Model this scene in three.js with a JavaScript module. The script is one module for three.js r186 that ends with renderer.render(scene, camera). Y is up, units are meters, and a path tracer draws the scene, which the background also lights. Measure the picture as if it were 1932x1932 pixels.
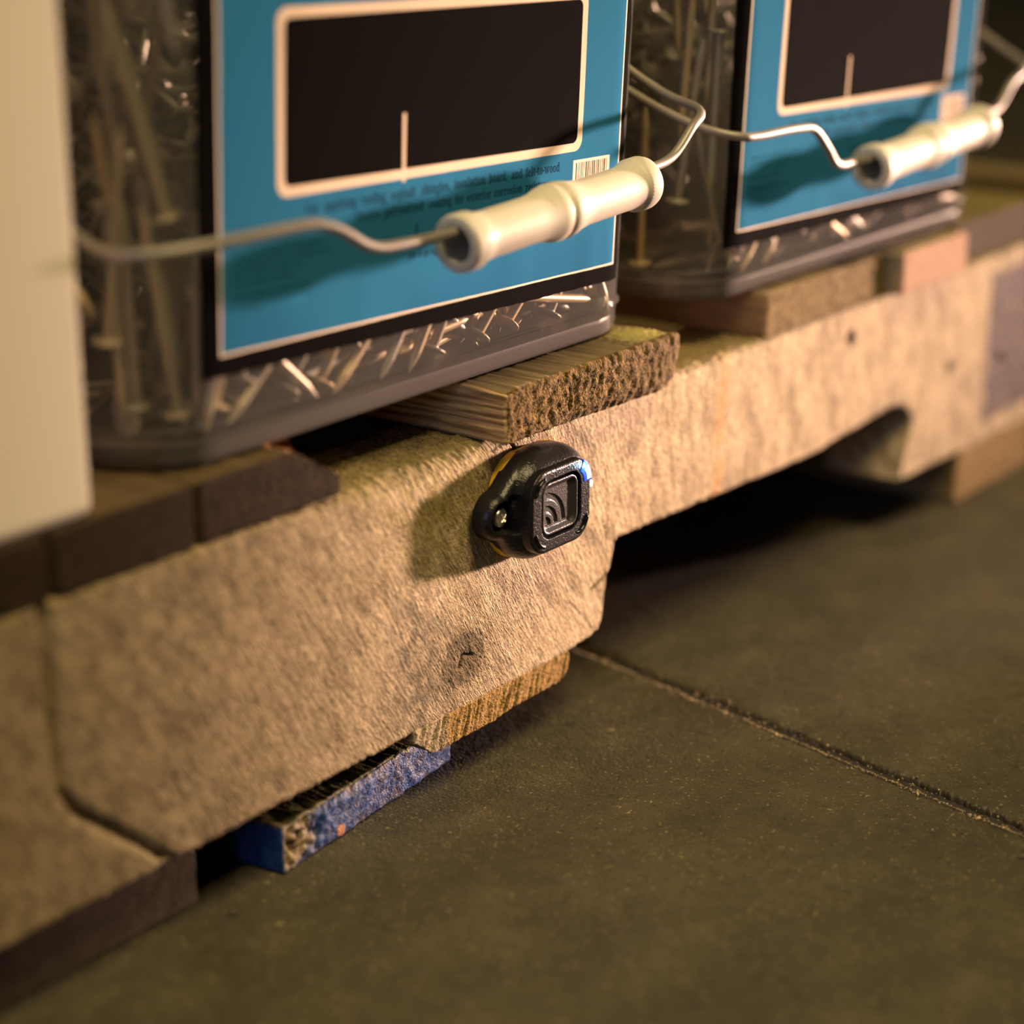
import * as THREE from 'three';
import { mergeGeometries } from 'three/addons/utils/BufferGeometryUtils.js';
import { RoundedBoxGeometry } from 'three/addons/geometries/RoundedBoxGeometry.js';
import { RectAreaLightUniformsLib } from 'three/addons/lights/RectAreaLightUniformsLib.js';
import { createNoise3D } from 'simplex-noise';

// ---------------------------------------------------------------- camera, light, exposure
RectAreaLightUniformsLib.init();
const scene = new THREE.Scene();
scene.background = new THREE.Color(0x000000);
const renderer = new THREE.WebGLRenderer({ antialias: true });
renderer.toneMapping = THREE.LinearToneMapping;
renderer.toneMappingExposure = 1.0;
renderer.shadowMap.enabled = true;

// x runs along the pallet's side board, z points out of its face, y is up; metres
const camera = new THREE.PerspectiveCamera(27.653, 1, 0.02, 60);
camera.position.set(-0.5305, 0.2989, 0.3872);
camera.lookAt(-0.5305 + 0.76104, 0.2989 - 0.31091, 0.3872 - 0.56930);
camera.focus = 0.68;
camera.userData.fStop = 4.2;
scene.add(camera);

// a narrow warm work lamp low on the right, a broad amber panel lamp above the front, weak ceiling lamps
const KEY = { at: [3.55, 0.20, 1.24], to: [0.005, 0.125, 0.0], color: new THREE.Color(1.0, 0.65, 0.50), I: 560, half: 2.8 };
const AMBER = { at: [-0.22, 2.30, 1.10], color: new THREE.Color(1.0, 0.75, 0.34), L: 24, size: 1.0 };
const BAY = { color: new THREE.Color(1.0, 0.86, 0.60), L: 5 };
const DAY = { color: new THREE.Color(0.50, 0.63, 1.0), L: 4.5 };                 // daylight through the frosted window in the left wall
const FILL_BAYS = [[0.9, 3.6, 2.0, BAY, 0.6], [3.6, 3.6, -2.6, BAY, 0.6]];

// ---------------------------------------------------------------- helpers
function mulberry(a) { return () => { a |= 0; a = a + 0x6D2B79F5 | 0; let t = Math.imul(a ^ a >>> 15, 1 | a); t = t + Math.imul(t ^ t >>> 7, 61 | t) ^ t; return ((t ^ t >>> 14) >>> 0) / 4294967296; }; }
const N3 = createNoise3D(mulberry(7)), N3b = createNoise3D(mulberry(91));
const fbm = (x, y, z, o = 4) => { let s = 0, a = 0.5; for (let i = 0; i < o; i++) { s += a * N3(x, y, z); x *= 2.03; y *= 2.03; z *= 2.03; a *= 0.5; } return s; };
const clamp = (x, a = 0, b = 1) => Math.min(b, Math.max(a, x));
const smooth = (a, b, x) => { const t = clamp((x - a) / (b - a)); return t * t * (3 - 2 * t); };
const mix = (a, b, t) => a + (b - a) * t;
const mixc = (a, b, t) => [mix(a[0], b[0], t), mix(a[1], b[1], t), mix(a[2], b[2], t)];
const mulc = (a, k) => [a[0] * k, a[1] * k, a[2] * k];
const gauss = (d, s) => Math.exp(-(d * d) / (2 * s * s));
const used = new Map();
function numbered(n) { const k = used.get(n) || 0; used.set(n, k + 1); return k ? `${n}_${String(k).padStart(3, '0')}` : n; }
function thing(name, label, category, group, pos = [0, 0, 0]) {
  const o = new THREE.Group(); o.name = numbered(name); o.position.set(...pos); scene.add(o);
  o.userData = { label, category }; if (group) o.userData.group = group; return o;
}
function part(name, geo, mat, parent, label) {
  const m = new THREE.Mesh(geo, mat); m.name = name; m.castShadow = m.receiveShadow = true;
  if (label) m.userData.label = label; parent.add(m); return m;
}
function struct(name, geo, mat, parent = scene) {
  const m = geo ? new THREE.Mesh(geo, mat) : new THREE.Group(); m.name = name; m.castShadow = m.receiveShadow = true;
  if (parent === scene) m.userData.kind = 'structure'; parent.add(m); return m;
}
function geom(pos, idx, { uv, col } = {}) {
  const g = new THREE.BufferGeometry();
  g.setAttribute('position', new THREE.Float32BufferAttribute(pos, 3));
  if (uv) g.setAttribute('uv', new THREE.Float32BufferAttribute(uv, 2));
  if (col) g.setAttribute('color', new THREE.Float32BufferAttribute(col, 3));
  g.setIndex(idx); g.computeVertexNormals(); return g;
}
// averages the normals of vertices that lie at one place
function weld(g) {
  const p = g.attributes.position, n = g.attributes.normal, map = new Map();
  const key = i => `${Math.round(p.getX(i) * 2e5)},${Math.round(p.getY(i) * 2e5)},${Math.round(p.getZ(i) * 2e5)}`;
  const ks = [];
  for (let i = 0; i < p.count; i++) { const k = key(i); ks.push(k); const a = map.get(k) || [0, 0, 0]; a[0] += n.getX(i); a[1] += n.getY(i); a[2] += n.getZ(i); map.set(k, a); }
  for (let i = 0; i < p.count; i++) { const a = map.get(ks[i]), l = Math.hypot(...a) || 1; n.setXYZ(i, a[0] / l, a[1] / l, a[2] / l); }
  return g;
}
function lines(a, b, cell, r) {
  const out = [a, a + 0.25 * r, a + 0.6 * r, a + r], n = Math.max(1, Math.ceil((b - a - 2 * r) / cell));
  for (let i = 1; i <= n; i++) out.push(a + r + (b - a - 2 * r) * i / n);
  out.push(b - 0.6 * r, b - 0.25 * r, b); return out;
}
// a block with rounded edges on a grid; disp moves a point along its normal, color gives linear rgb, group 0 = long grain, 1 = ends (z faces)
function roughBlock({ X, Y, Z, r, disp, color, warp, skip = [], grain = 'z' }) {
  const L = [X, Y, Z], lo = L.map(l => l[0]), hi = L.map(l => l[l.length - 1]);
  const pos = [], uv = [], col = [], idx = [[], []];
  for (let ax = 0; ax < 3; ax++) for (const s of [-1, 1]) {
    if (skip.includes((s < 0 ? '-' : '+') + 'xyz'[ax])) continue;
    const a1 = (ax + 1) % 3, a2 = (ax + 2) % 3, U = L[a1], V = L[a2], base = pos.length / 3;
    for (let j = 0; j < V.length; j++) for (let i = 0; i < U.length; i++) {
      const p = [0, 0, 0]; p[ax] = s < 0 ? lo[ax] : hi[ax]; p[a1] = U[i]; p[a2] = V[j];
      const q = p.map((v, k) => clamp(v, lo[k] + r, hi[k] - r)), d = p.map((v, k) => v - q[k]), l = Math.hypot(...d) || 1e-9;
      const n = d.map(v => v / l); let w = q.map((v, k) => v + n[k] * r);
      const c = color(w, n, ax);
      const h = disp ? disp(w, n) : 0; w = w.map((v, k) => v + n[k] * h);
      if (warp) w = warp(w, n);
      pos.push(...w); col.push(...c);
      if (ax === 2) uv.push(p[0], p[1]); else if (ax === 1) uv.push(grain === 'z' ? p[2] : p[0], grain === 'z' ? p[0] : p[2]); else uv.push(p[2], p[1]);
    }
    const I = idx[ax === 2 ? 1 : 0];
    for (let j = 0; j < V.length - 1; j++) for (let i = 0; i < U.length - 1; i++) {
      const A = base + j * U.length + i, B = A + 1, C = A + U.length, D = C + 1;
      if (s > 0) I.push(A, B, D, A, D, C); else I.push(A, D, B, A, C, D);
    }
  }
  const g = geom(pos, [...idx[0], ...idx[1]], { uv, col }); weld(g);
  g.addGroup(0, idx[0].length, 0); g.addGroup(idx[0].length, idx[1].length, 1); return g;
}

// ---------------------------------------------------------------- textures
function hash2(ix, iy, s) { let h = Math.imul(ix, 374761393) ^ Math.imul(iy, 668265263) ^ Math.imul(s, 2147483647 - 58); h = Math.imul(h ^ h >>> 13, 1274126177); return ((h ^ h >>> 16) >>> 0) / 4294967296; }
function pnoise(x, y, px, py, s) { // value noise that repeats
  const x0 = Math.floor(x), y0 = Math.floor(y), fx = x - x0, fy = y - y0, u = fx * fx * (3 - 2 * fx), v = fy * fy * (3 - 2 * fy);
  const w = (a, m) => ((a % m) + m) % m, A = w(x0, px), B = w(x0 + 1, px), C = w(y0, py), D = w(y0 + 1, py);
  return mix(mix(hash2(A, C, s), hash2(B, C, s), u), mix(hash2(A, D, s), hash2(B, D, s), u), v);
}
function dataTex(n, f, tile, srgb = true) {
  const d = new Uint8Array(n * n * 4);
  for (let j = 0; j < n; j++) for (let i = 0; i < n; i++) { const c = f(i / n, j / n), k = (j * n + i) * 4; for (let m = 0; m < 3; m++) d[k + m] = clamp(Math.round(255 * c[m]), 0, 255); d[k + 3] = 255; }
  const t = new THREE.DataTexture(d, n, n, THREE.RGBAFormat); t.magFilter = THREE.LinearFilter; t.minFilter = THREE.LinearMipmapLinearFilter; t.generateMipmaps = true;
  t.wrapS = t.wrapT = THREE.RepeatWrapping; t.repeat.set(1 / tile, 1 / tile); if (srgb) t.colorSpace = THREE.SRGBColorSpace; t.needsUpdate = true; return t;
}
const gray = v => [v, v, v];
const fiber = (u, v) => 0.42 * pnoise(u * 7, v * 190, 7, 190, 1) + 0.33 * pnoise(u * 23, v * 330, 23, 330, 2) + 0.25 * pnoise(u * 150, v * 210, 150, 210, 3);
const fiberMap = dataTex(1024, (u, v) => gray(0.80 + 0.26 * fiber(u, v)), 0.06);
const sawnF = (u, v) => 0.30 * pnoise(u * 14, v * 120, 14, 120, 41) + 0.30 * pnoise(u * 45, v * 260, 45, 260, 42) + 0.40 * pnoise(u * 190, v * 300, 190, 300, 43);
const sawnMap = dataTex(1024, (u, v) => { const f = sawnF(u, v), d = smooth(.66, .8, pnoise(u * 60, v * 210, 60, 210, 44)); return gray(clamp(0.52 + 0.66 * f - .22 * d)); }, 0.065);
const sawnBump = dataTex(1024, (u, v) => gray(sawnF(u, v)), 0.065, false);
const fiberBump = dataTex(1024, (u, v) => gray(fiber(u, v)), 0.06, false);
const grainEnd = (u, v) => 0.5 * pnoise(u * 90, v * 90, 90, 90, 11) + 0.5 * pnoise(u * 210, v * 210, 210, 210, 12);
const endMap = dataTex(512, (u, v) => gray(0.62 + 0.5 * grainEnd(u, v)), 0.05);
const endBump = dataTex(512, (u, v) => gray(grainEnd(u, v)), 0.05, false);
const speckBump = dataTex(512, (u, v) => gray(0.6 * pnoise(u * 110, v * 110, 110, 110, 21) + 0.4 * pnoise(u * 220, v * 220, 220, 220, 22)), 0.04, false);
const concrete = (u, v) => {
  let k = 0.72 + 0.22 * pnoise(u * 9, v * 9, 9, 9, 31) + 0.14 * pnoise(u * 40, v * 40, 40, 40, 32) + 0.16 * (pnoise(u * 260, v * 260, 260, 260, 33) - 0.5);
  const sp = pnoise(u * 250, v * 250, 250, 250, 35), sp2 = pnoise(u * 110, v * 110, 110, 110, 36);
  const light = smooth(0.86, 0.96, sp) * 0.9 + smooth(0.93, 0.985, sp2) * 0.7, dark = smooth(0.88, 0.97, pnoise(u * 150, v * 150, 150, 150, 37)) * 0.45;
  k *= 1 - dark; return [k * 0.42 + light * 0.46, k * 0.40 + light * 0.43, k * 0.325 + light * 0.30];
};
const floorMap = dataTex(1024, concrete, 0.17);
const floorBump = dataTex(1024, (u, v) => gray(0.5 * pnoise(u * 260, v * 260, 260, 260, 33) + 0.3 * pnoise(u * 85, v * 85, 85, 85, 36) + 0.2 * pnoise(u * 40, v * 40, 40, 40, 32)), 0.17, false);

// ---------------------------------------------------------------- materials
const wood = (o = {}) => new THREE.MeshPhysicalMaterial({ specularIntensity: .35, vertexColors: true, map: fiberMap, bumpMap: fiberBump, bumpScale: 0.00025, roughness: 0.82, ...o });
const M = {
  wood: wood(), sawn: wood({ map: sawnMap, bumpMap: sawnBump, bumpScale: .00055 }), end: new THREE.MeshPhysicalMaterial({ specularIntensity: .25, vertexColors: true, map: endMap, bumpMap: endBump, bumpScale: 0.0005, roughness: 0.9 }),
  painted: new THREE.MeshPhysicalMaterial({ specularIntensity: .35, vertexColors: true, map: endMap, bumpMap: endBump, bumpScale: 0.0003, roughness: 0.55 }),
  floor: new THREE.MeshStandardMaterial({ color: new THREE.Color().setRGB(.43, .405, .35), map: floorMap, bumpMap: floorBump, bumpScale: 0.00025, roughness: 0.62 }),
  joint: new THREE.MeshStandardMaterial({ color: 0x2a2428, roughness: 0.9 }),
  wall: new THREE.MeshStandardMaterial({ color: 0x54503f, roughness: 0.9 }),
  ceiling: new THREE.MeshStandardMaterial({ color: 0x4b4a44, roughness: 0.9 }),
  black: new THREE.MeshStandardMaterial({ color: 0x121214, roughness: 0.5 }),
  carton: new THREE.MeshPhysicalMaterial({ color: 0xdcd2ca, roughness: 0.6, specularIntensity: .4 }),
};

// ---------------------------------------------------------------- room (a storage hall, mostly outside the frame)
{
  const x0 = -6, x1 = 7, z0 = -6, z1 = 6, h = 4.2, t = 0.2, bx = (w, hh, d, x, y, z) => new THREE.BoxGeometry(w, hh, d).translate(x, y, z);
  { // left wall with a window opening
    const wy0 = .8, wy1 = 2.4, wz0 = .4, wz1 = 2.4, wl = struct('wall_left', mergeGeometries([bx(t, h, wz0 - z0, x0 - t / 2, h / 2, (z0 + wz0) / 2), bx(t, h, z1 - wz1, x0 - t / 2, h / 2, (z1 + wz1) / 2), bx(t, wy0, wz1 - wz0, x0 - t / 2, wy0 / 2, (wz0 + wz1) / 2), bx(t, h - wy1, wz1 - wz0, x0 - t / 2, (h + wy1) / 2, (wz0 + wz1) / 2)]), M.wall);
    const win = struct('window_1', null, null), fr = M.black, cy = (wy0 + wy1) / 2, cz = (wz0 + wz1) / 2;
    struct('window_frame', mergeGeometries([bx(.06, .05, 2.0, x0 - .05, wy0 + .025, cz), bx(.06, .05, 2.0, x0 - .05, wy1 - .025, cz), bx(.06, 1.6, .05, x0 - .05, cy, wz0 + .025), bx(.06, 1.6, .05, x0 - .05, cy, wz1 - .025), bx(.06, 1.6, .04, x0 - .05, cy, cz)]), fr, win);
    for (const k of [-1, 1]) struct('frosted_pane', bx(.008, 1.5, .93, x0 - .05, cy, cz + k * .485), new THREE.MeshStandardMaterial({ color: 0xffffff, roughness: .6, emissive: DAY.color, emissiveIntensity: 1.2 }), win);
    const l = new THREE.RectAreaLight(DAY.color, DAY.L, 1.9, 1.5); l.position.set(x0 + .004, cy, cz); l.lookAt(0, cy, cz); l.name = 'window_daylight'; scene.add(l);
  }
  struct('wall_right', bx(t, h, z1 - z0, x1 + t / 2, h / 2, 0), M.wall);
  struct('wall_back', bx(x1 - x0 + 2 * t, h, t, (x0 + x1) / 2, h / 2, z0 - t / 2), M.wall);
  struct('wall_front', bx(x1 - x0 + 2 * t, h, t, (x0 + x1) / 2, h / 2, z1 + t / 2), M.wall);
  struct('ceiling', bx(x1 - x0 + 2 * t, t, z1 - z0 + 2 * t, (x0 + x1) / 2, h + t / 2, 0), M.ceiling);
  // floor: two cast slabs with a sawn joint between them, its edges chipped
  const floor = struct('floor', null, null);
  const ja = new THREE.Vector2(0.0815, -0.034), jb = new THREE.Vector2(0.0391, 0.1623), jd = jb.clone().sub(ja).normalize(), jn = new THREE.Vector2(-jd.y, jd.x); // jn points to -x? checked below
  if (jn.x > 0) jn.multiplyScalar(-1);
  const sAt = z => ja.clone().addScaledVector(jd, (z - ja.y) / jd.y);
  const zs = []; for (let z = z0; z < -0.5; z += 0.25) zs.push(z); for (let z = -0.5; z < 0.6; z += 0.0009) zs.push(z); for (let z = 0.6; z <= z1 + 1e-6; z += 0.25) zs.push(Math.min(z, z1)); zs.push(z1);
  const slab = side => { // side -1: towards -x
    const pos = [], uv = [], idx = [], offs = [[0, -0.02], [0, -0.004], [0.0004, -0.0012], [0.0012, -0.0002], [0.003, 0], [0.008, 0], [1, 0]];
    zs.forEach((z, i) => {
      const c = sAt(z), fine = z > -0.5 && z < 0.6, chip = fine ? 0.0012 * Math.max(0, fbm(z * 70, side * 3, 1, 3) + 0.35) + 0.0009 * Math.abs(N3(z * 700, side, 4)) : 0.001;
      offs.forEach(([o, y], k) => {
        let x = c.x + side * (side > 0 ? 0.0034 : 0.0024) + side * (chip + o), yy = y;
        if (k === 6) x = side < 0 ? x0 : x1;
        if (fine && (k === 2 || k === 3)) yy += 0.0004 * N3(z * 500, side * 5, k);
        pos.push(x, yy, z); uv.push(x, z);
        if (i < zs.length - 1 && k < 6) { const A = i * 7 + k, B = A + 1, C = A + 7, D = C + 1; side > 0 ? idx.push(A, C, B, B, C, D) : idx.push(A, B, C, B, D, C); }
      });
    });
    return geom(pos, idx, { uv });
  };
  struct('slab', slab(-1), M.floor, floor); struct('slab', slab(1), M.floor, floor);
  struct('joint_filler', new THREE.BoxGeometry(0.012, 0.02, 14).rotateY(Math.atan2(jd.x, jd.y)).translate(sAt(0).x, -0.0125, 0), M.joint, floor);
  struct('subfloor', bx(x1 - x0 + 2 * t, 0.2, z1 - z0 + 2 * t, (x0 + x1) / 2, -0.122, 0), M.joint, floor);
  // sand in the joint, nobody could count it
  const rnd = mulberry(5), g = new THREE.IcosahedronGeometry(1, 0), n = 2600, im = new THREE.InstancedMesh(g, new THREE.MeshStandardMaterial({ color: 0xffffff, roughness: 0.85 }), n), m4 = new THREE.Matrix4(), q = new THREE.Quaternion(), e = new THREE.Euler();
  for (let i = 0; i < n; i++) {
    const z = -0.12 + 0.5 * rnd(), c = sAt(z), patch = 0.5 + 0.5 * N3(z * 55, 3, 8), near = rnd() < 0.86;
    const off = near ? -(0.0020 + 0.0028 * rnd() * (0.3 + patch)) : -0.014 * rnd() * rnd() + 0.012 * rnd() * rnd() * rnd();
    const s = (near ? 0.00022 + 0.00055 * rnd() * rnd() * (0.5 + patch) : 0.0002 + 0.00035 * rnd());
    const yy = near ? mix(-0.0014, 0.0001, smooth(0.0016, 0.0034, -off)) : 0.0001;
    m4.compose(new THREE.Vector3(c.x + off, yy + s * 0.3, z), q.setFromEuler(e.set(rnd() * 6, rnd() * 6, rnd() * 6)), new THREE.Vector3(s, s * (0.5 + 0.5 * rnd()), s));
    im.setMatrixAt(i, m4); const k = 0.16 + 0.5 * rnd() * rnd(); im.setColorAt(i, new THREE.Color().setRGB(k * 0.9, k * 0.68, k * 0.36));
  }
  im.name = 'joint_sand'; im.userData = { kind: 'stuff', label: 'yellowish sand grains lying along the dark joint in the concrete floor', category: 'sand' }; im.castShadow = im.receiveShadow = true; scene.add(im);
}

// ---------------------------------------------------------------- pallet
const pallet = thing('pallet', 'weathered wooden pallet with notched side board carrying the clear nail buckets', 'pallet');
const YB = 0.026, YT = 0.1145, DT = 0.1325;
const pts = [[-0.72, .026], [-.49, .026], [-.4895, .050], [-.483, .060], [-.47, .061], [-.29, .061], [-.273, .058], [-.265, .05], [-.2635, .027], [-.25, .026], [.0, .0268], [.018, .0275], [.030, .0285], [.0378, .0300], [.0405, .0345], [.0425, .0445], [.0429, .0490], [.0450, .0508], [.0466, .0560], [.0476, .0600], [.0500, .0610], [.07, .0610], [.16, .0590], [.20, .0585], [.212, .0602], [.25, .0625], [.2587, .0633], [.268, .061], [.2765, .054], [.2788, .047], [.2798, .0275], [.29, .0268], [.405, .0250], [.503, .0252]];
function bottomY(x) { for (let i = 1; i < pts.length; i++) if (x <= pts[i][0]) { const [a, b] = [pts[i - 1], pts[i]]; return mix(a[1], b[1], (x - a[0]) / (b[0] - a[0])); } return .0252; }
{ // front side board (stringer): a loft of rounded sections along x with saw marks, a knot, cracks and dents in real relief
  const xs = [], add = (a, b, d) => { for (let x = a; x < b - 1e-9; x += d) xs.push(x); };
  add(-.72, -.30, .004); add(-.30, -.15, .0011); add(-.15, .12, .0006); add(.12, .40, .0010); add(.40, .5031, .003);
  for (const [x] of pts) xs.push(x); xs.sort((a, b) => a - b);
  for (let i = xs.length - 1; i > 0; i--) if (xs[i] - xs[i - 1] < 5e-5) xs.splice(i, 1);
  const T = 0.037, NF = 140, KX = -0.039, KY = 0.0445;
  const lean = (x, y) => mix(0.62, 0.10, smooth(-0.01, 0.13, x + (y - 0.07) * 0.6));
  const crackPts = [[-.2092, .1145], [-.2092, .083], [-.2075, .062], [-.203, .054], [-.193, .046], [-.18, .035], [-.1674, .0229]];
  const segd = (x, y, P) => { let best = 1; for (let i = 1; i < P.length; i++) { const [ax, ay] = P[i - 1], [bx, by] = P[i], t = clamp(((x - ax) * (bx - ax) + (y - ay) * (by - ay)) / ((bx - ax) ** 2 + (by - ay) ** 2)); best = Math.min(best, Math.hypot(x - ax - t * (bx - ax), y - ay - t * (by - ay))); } return best; };
  const fineCracks = [[[.0428, .0497], [.036, .0475], [.033, .0466]], [[-.058, .024], [-.045, .0262], [-.03, .0268], [-.012, .0270]], [[-.0235, .1105], [-.015, .1125], [-.009, .1065]], [[.02, .046], [.03, .0365], [.034, .031]], [[-.039, .0453], [-.0345, .0443]], [[-.039, .0453], [-.0415, .0418]]];
  const saw = (x, y) => { const s = x + lean(x, y) * (y - 0.07) + 0.0012 * N3(x * 60, y * 60, 3); return [s, 0.6 * N3(s * 260, 0.4 + y * 10, 9) + 0.4 * N3(s * 620, y * 16, 5)]; };
  const knot = (x, y) => Math.hypot((x - KX) / 0.0112, (y - KY) / 0.0086);
  const scratch = (s, y) => Math.pow(1 - Math.abs(N3(s * 190, y * 9, 15)), 14) * smooth(-.1, .35, N3(s * 60, y * 30, 19));
  const relief = (x, y) => {
    const [, m] = saw(x, y), patch = smooth(-0.25, 0.45, N3(x * 22, y * 22, 2));
    const [s] = saw(x, y), scr = scratch(s, y);
    let h = 0.00005 * m * patch + 0.00016 * scr * patch + 0.00008 * N3(s * 1500, y * 300, 1) + 0.00006 * N3(s * 800, y * 420, 6) + 0.00007 * N3(x * 1200, y * 1300, 3) + 0.0003 * N3(x * 30, y * 45, 8);
    const k = knot(x, y); h += gauss(k - 1, 0.25) * 0.00009 * Math.sin(k * 22 + 3 * N3(x * 150, y * 150, 5)) + (k < 1.2 ? 0.00026 * N3(s * 1500, y * 500, 2) : 0) - 0.0006 * gauss(k, 0.25);
    h -= 0.0036 * gauss(segd(x, y, crackPts), 0.0011);
    for (const c of fineCracks) { const d = segd(x, y, c); if (d < 0.002) h -= (c === fineCracks[3] ? .0003 : .0010) * gauss(d, 0.0003); }
    for (const [hx, hy] of [[.2187, .1013], [.3148, .0696], [.3696, .0636]]) h -= 0.003 * gauss(Math.hypot(x - hx, y - hy), 0.0016);
    return h;
  };
  const tone = (x, y, z, ny) => {
    const [s, m] = saw(x, y);
    let c = mixc([.52, .395, .235], [.63, .485, .30], 0.5 + 0.5 * fbm(x * 26, y * 36, 1));
    c = mixc(c, [.74, .60, .43], scratch(s, y) * smooth(-.3, .35, N3(x * 22, y * 22, 2)) * .9);
    c = mixc(c, [.68, .54, .37], smooth(.25, .8, m) * smooth(-.1, .5, N3(x * 20, y * 20, 7)) * 0.8);
    c = mixc(c, [.34, .26, .15], smooth(.2, .85, -m) * 0.55);
    // blotches of grey-brown dirt and weathered fibres
    const b = fbm(s * 75, y * 34, 4, 5); c = mixc(c, [.25, .175, .09], smooth(-.04, .5, b) * .66);
    const left = smooth(-.02, -.16, x); c = mixc(c, [.22, .165, .095], left * (0.55 + 0.42 * fbm(x * 110, y * 110, 11, 3)));  // left end: dirt blotches, darkened further to paint in the light falloff
    c = mulc(c, 1 + 0.20 * N3(s * 1500, y * 300, 12) + 0.13 * N3(s * 520, y * 150, 14) + 0.10 * N3(x * 900, y * 1100, 13));
    // olive tint: top edge and the patch left of the tag
    const ol = smooth(.40, .85, 0.75 * gauss(Math.hypot((x + .052) / .030, (y - .098) / .020), 1) + 0.55 * fbm(x * 120, y * 120, 17, 3) + smooth(.1085, .116, y) * 0.75); c = mixc(c, [.33, .255, .080], ol * 0.75);
    if (ny > .45) c = mixc(c, mixc([.235, .18, .09], [.38, .29, .15], 0.5 + 0.5 * N3(x * 260, z * 700, 3)), 0.8);
    // knot
    const k = knot(x, y), ring = gauss(k - 1.75, .5) * 0.35 * (0.5 + 0.5 * Math.sin(k * 16 + 2 * N3(x * 200, y * 200, 3))); c = mixc(c, [.30, .22, .12], ring); c = mixc(c, [.22, .16, .075], smooth(2.4, 1.0, k) * (.5 + .35 * N3(s * 700, y * 200, 6)));
    if (k < 1.25) c = mixc(c, mixc([.055, .036, .014], [.22, .15, .065], 0.5 + 0.5 * N3(s * 900, y * 380, 4)), smooth(1.25, .8, k) * 0.92);
    if (k < .35) c = mixc(c, [.05, .03, .015], smooth(.3, .08, Math.hypot((x - KX) / .0085, (y - KY - .0006 - (x - KX) * .5) / .004)) * .9);
    const gl = gauss((x + .061) / .011, 1) * gauss((y - .047) / .022, 1); c = mixc(c, [.17, .135, .088], gl * smooth(-.5, .3, fbm(x * 160, y * 120, 6, 3)) * .9);
    // fine cracks, groove, nail holes, rust run, violet paint block
    for (const f of fineCracks) { const d = segd(x, y, f); if (d < .002) c = mixc(c, [.06, .042, .022], gauss(d, .0003) * (f === fineCracks[3] ? .35 : .85)); }
    for (const [hx, hy] of [[.2187, .1013], [.3148, .0696], [.3696, .0636]]) c = mixc(c, [.10, .07, .055], gauss(Math.hypot(x - hx, y - hy), .0030) * .85);
    const rx = .1175 + .05 * (y - .08) + .0012 * N3(y * 90, 1, 1); c = mixc(c, [.62, .31, .10], gauss((x - rx) / .0024, 1) * smooth(-.3, .3, N3(x * 90, y * 60, 15) + (y < .1 ? .25 : -.1)) * .75);
    const pm = smooth(.353, .3565, x + .0015 * N3(y * 160, 2, 2)) * smooth(.034, .037, y - .0006 * N3(x * 200, 1, 2)) * (1 - smooth(.104, .108, y)); c = mixc(c, [.095, .060, .070], pm * smooth(-1.1, -.3, N3(x * 300, y * 300, 21)));
    return c.map(v => clamp(v, .012, .9));
  };
  const pos = [], uv = [], col = [], idx = [];
  let per = 0;
  const steep = (a, b) => Math.abs(bottomY(b) - bottomY(a)) > 2.2 * Math.abs(b - a);
  const XS = []; xs.forEach((x, i) => { XS.push([x, i > 0]); if (i > 0 && i < xs.length - 1 && steep(xs[i - 1], x) !== steep(x, xs[i + 1])) XS.push([x, false]); });
  XS.forEach(([x, joined], i) => {
    const yb = bottomY(x) + 0.0004 * N3(x * 240, 0, 3) + .0003 * N3(x * 700, 0, 5), yt = YT + 0.0003 * N3(x * 300, 4, 3);
    const wane = gauss((x + .062) / .028, 1), rt = 0.0022 + 0.006 * wane + 0.0015 * smooth(.07, .1, x) * smooth(.16, .13, x), rb = 0.0016;
    const S = []; // y, z, ny, nz round the section, front first
    for (let j = 0; j <= NF; j++) S.push([mix(yb + rb, yt - rt, j / NF), 0, 0, 1]);
    for (let j = 1; j <= 10; j++) { const a = j / 10 * Math.PI / 2; S.push([yt - rt + rt * Math.sin(a), -rt + rt * Math.cos(a), Math.sin(a), Math.cos(a)]); }
    for (let j = 1; j <= 24; j++) S.push([yt, mix(-rt, -T + .003, j / 24), 1, 0]);
    for (let j = 1; j <= 4; j++) { const a = j / 4 * Math.PI / 2; S.push([yt - .003 + .003 * Math.cos(a), -T + .003 - .003 * Math.sin(a), Math.cos(a), -Math.sin(a)]); }
    for (let j = 1; j <= 12; j++) S.push([mix(yt - .003, yb, j / 12), -T, 0, -1]);
    for (let j = 1; j <= 8; j++) S.push([yb, mix(-T, -rb, j / 8), -1, 0]);
    for (let j = 1; j <= 4; j++) { const a = j / 4 * Math.PI / 2; S.push([yb + rb - rb * Math.cos(a), -rb + rb * Math.sin(a), -Math.cos(a), Math.sin(a)]); }
    per = S.length;
    for (const [y, z, ny, nz] of S) {
      const f = clamp(nz), h = relief(x, y) * f + (ny > 0 ? ny * (0.0005 * N3(x * 140, z * 420, 6) + 0.0004 * N3(x * 320, z * 1000, 2) + 0.0006 * wane * N3(x * 520, z * 520, 2)) : 0);
      const sx = gauss((x - .281) / .018, 1) * 0.42 * (y - .047) * (y < .075 ? 1 : smooth(.1, .075, y));
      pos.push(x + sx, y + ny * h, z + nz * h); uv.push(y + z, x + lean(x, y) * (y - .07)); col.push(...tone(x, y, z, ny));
    }
    if (joined) for (let j = 0; j < per; j++) { const k = (j + 1) % per, A = (i - 1) * per + j, B = (i - 1) * per + k, C = i * per + j, D = i * per + k; idx.push(A, C, B, B, C, D); }
  });
  const n = XS.length; // ends
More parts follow.
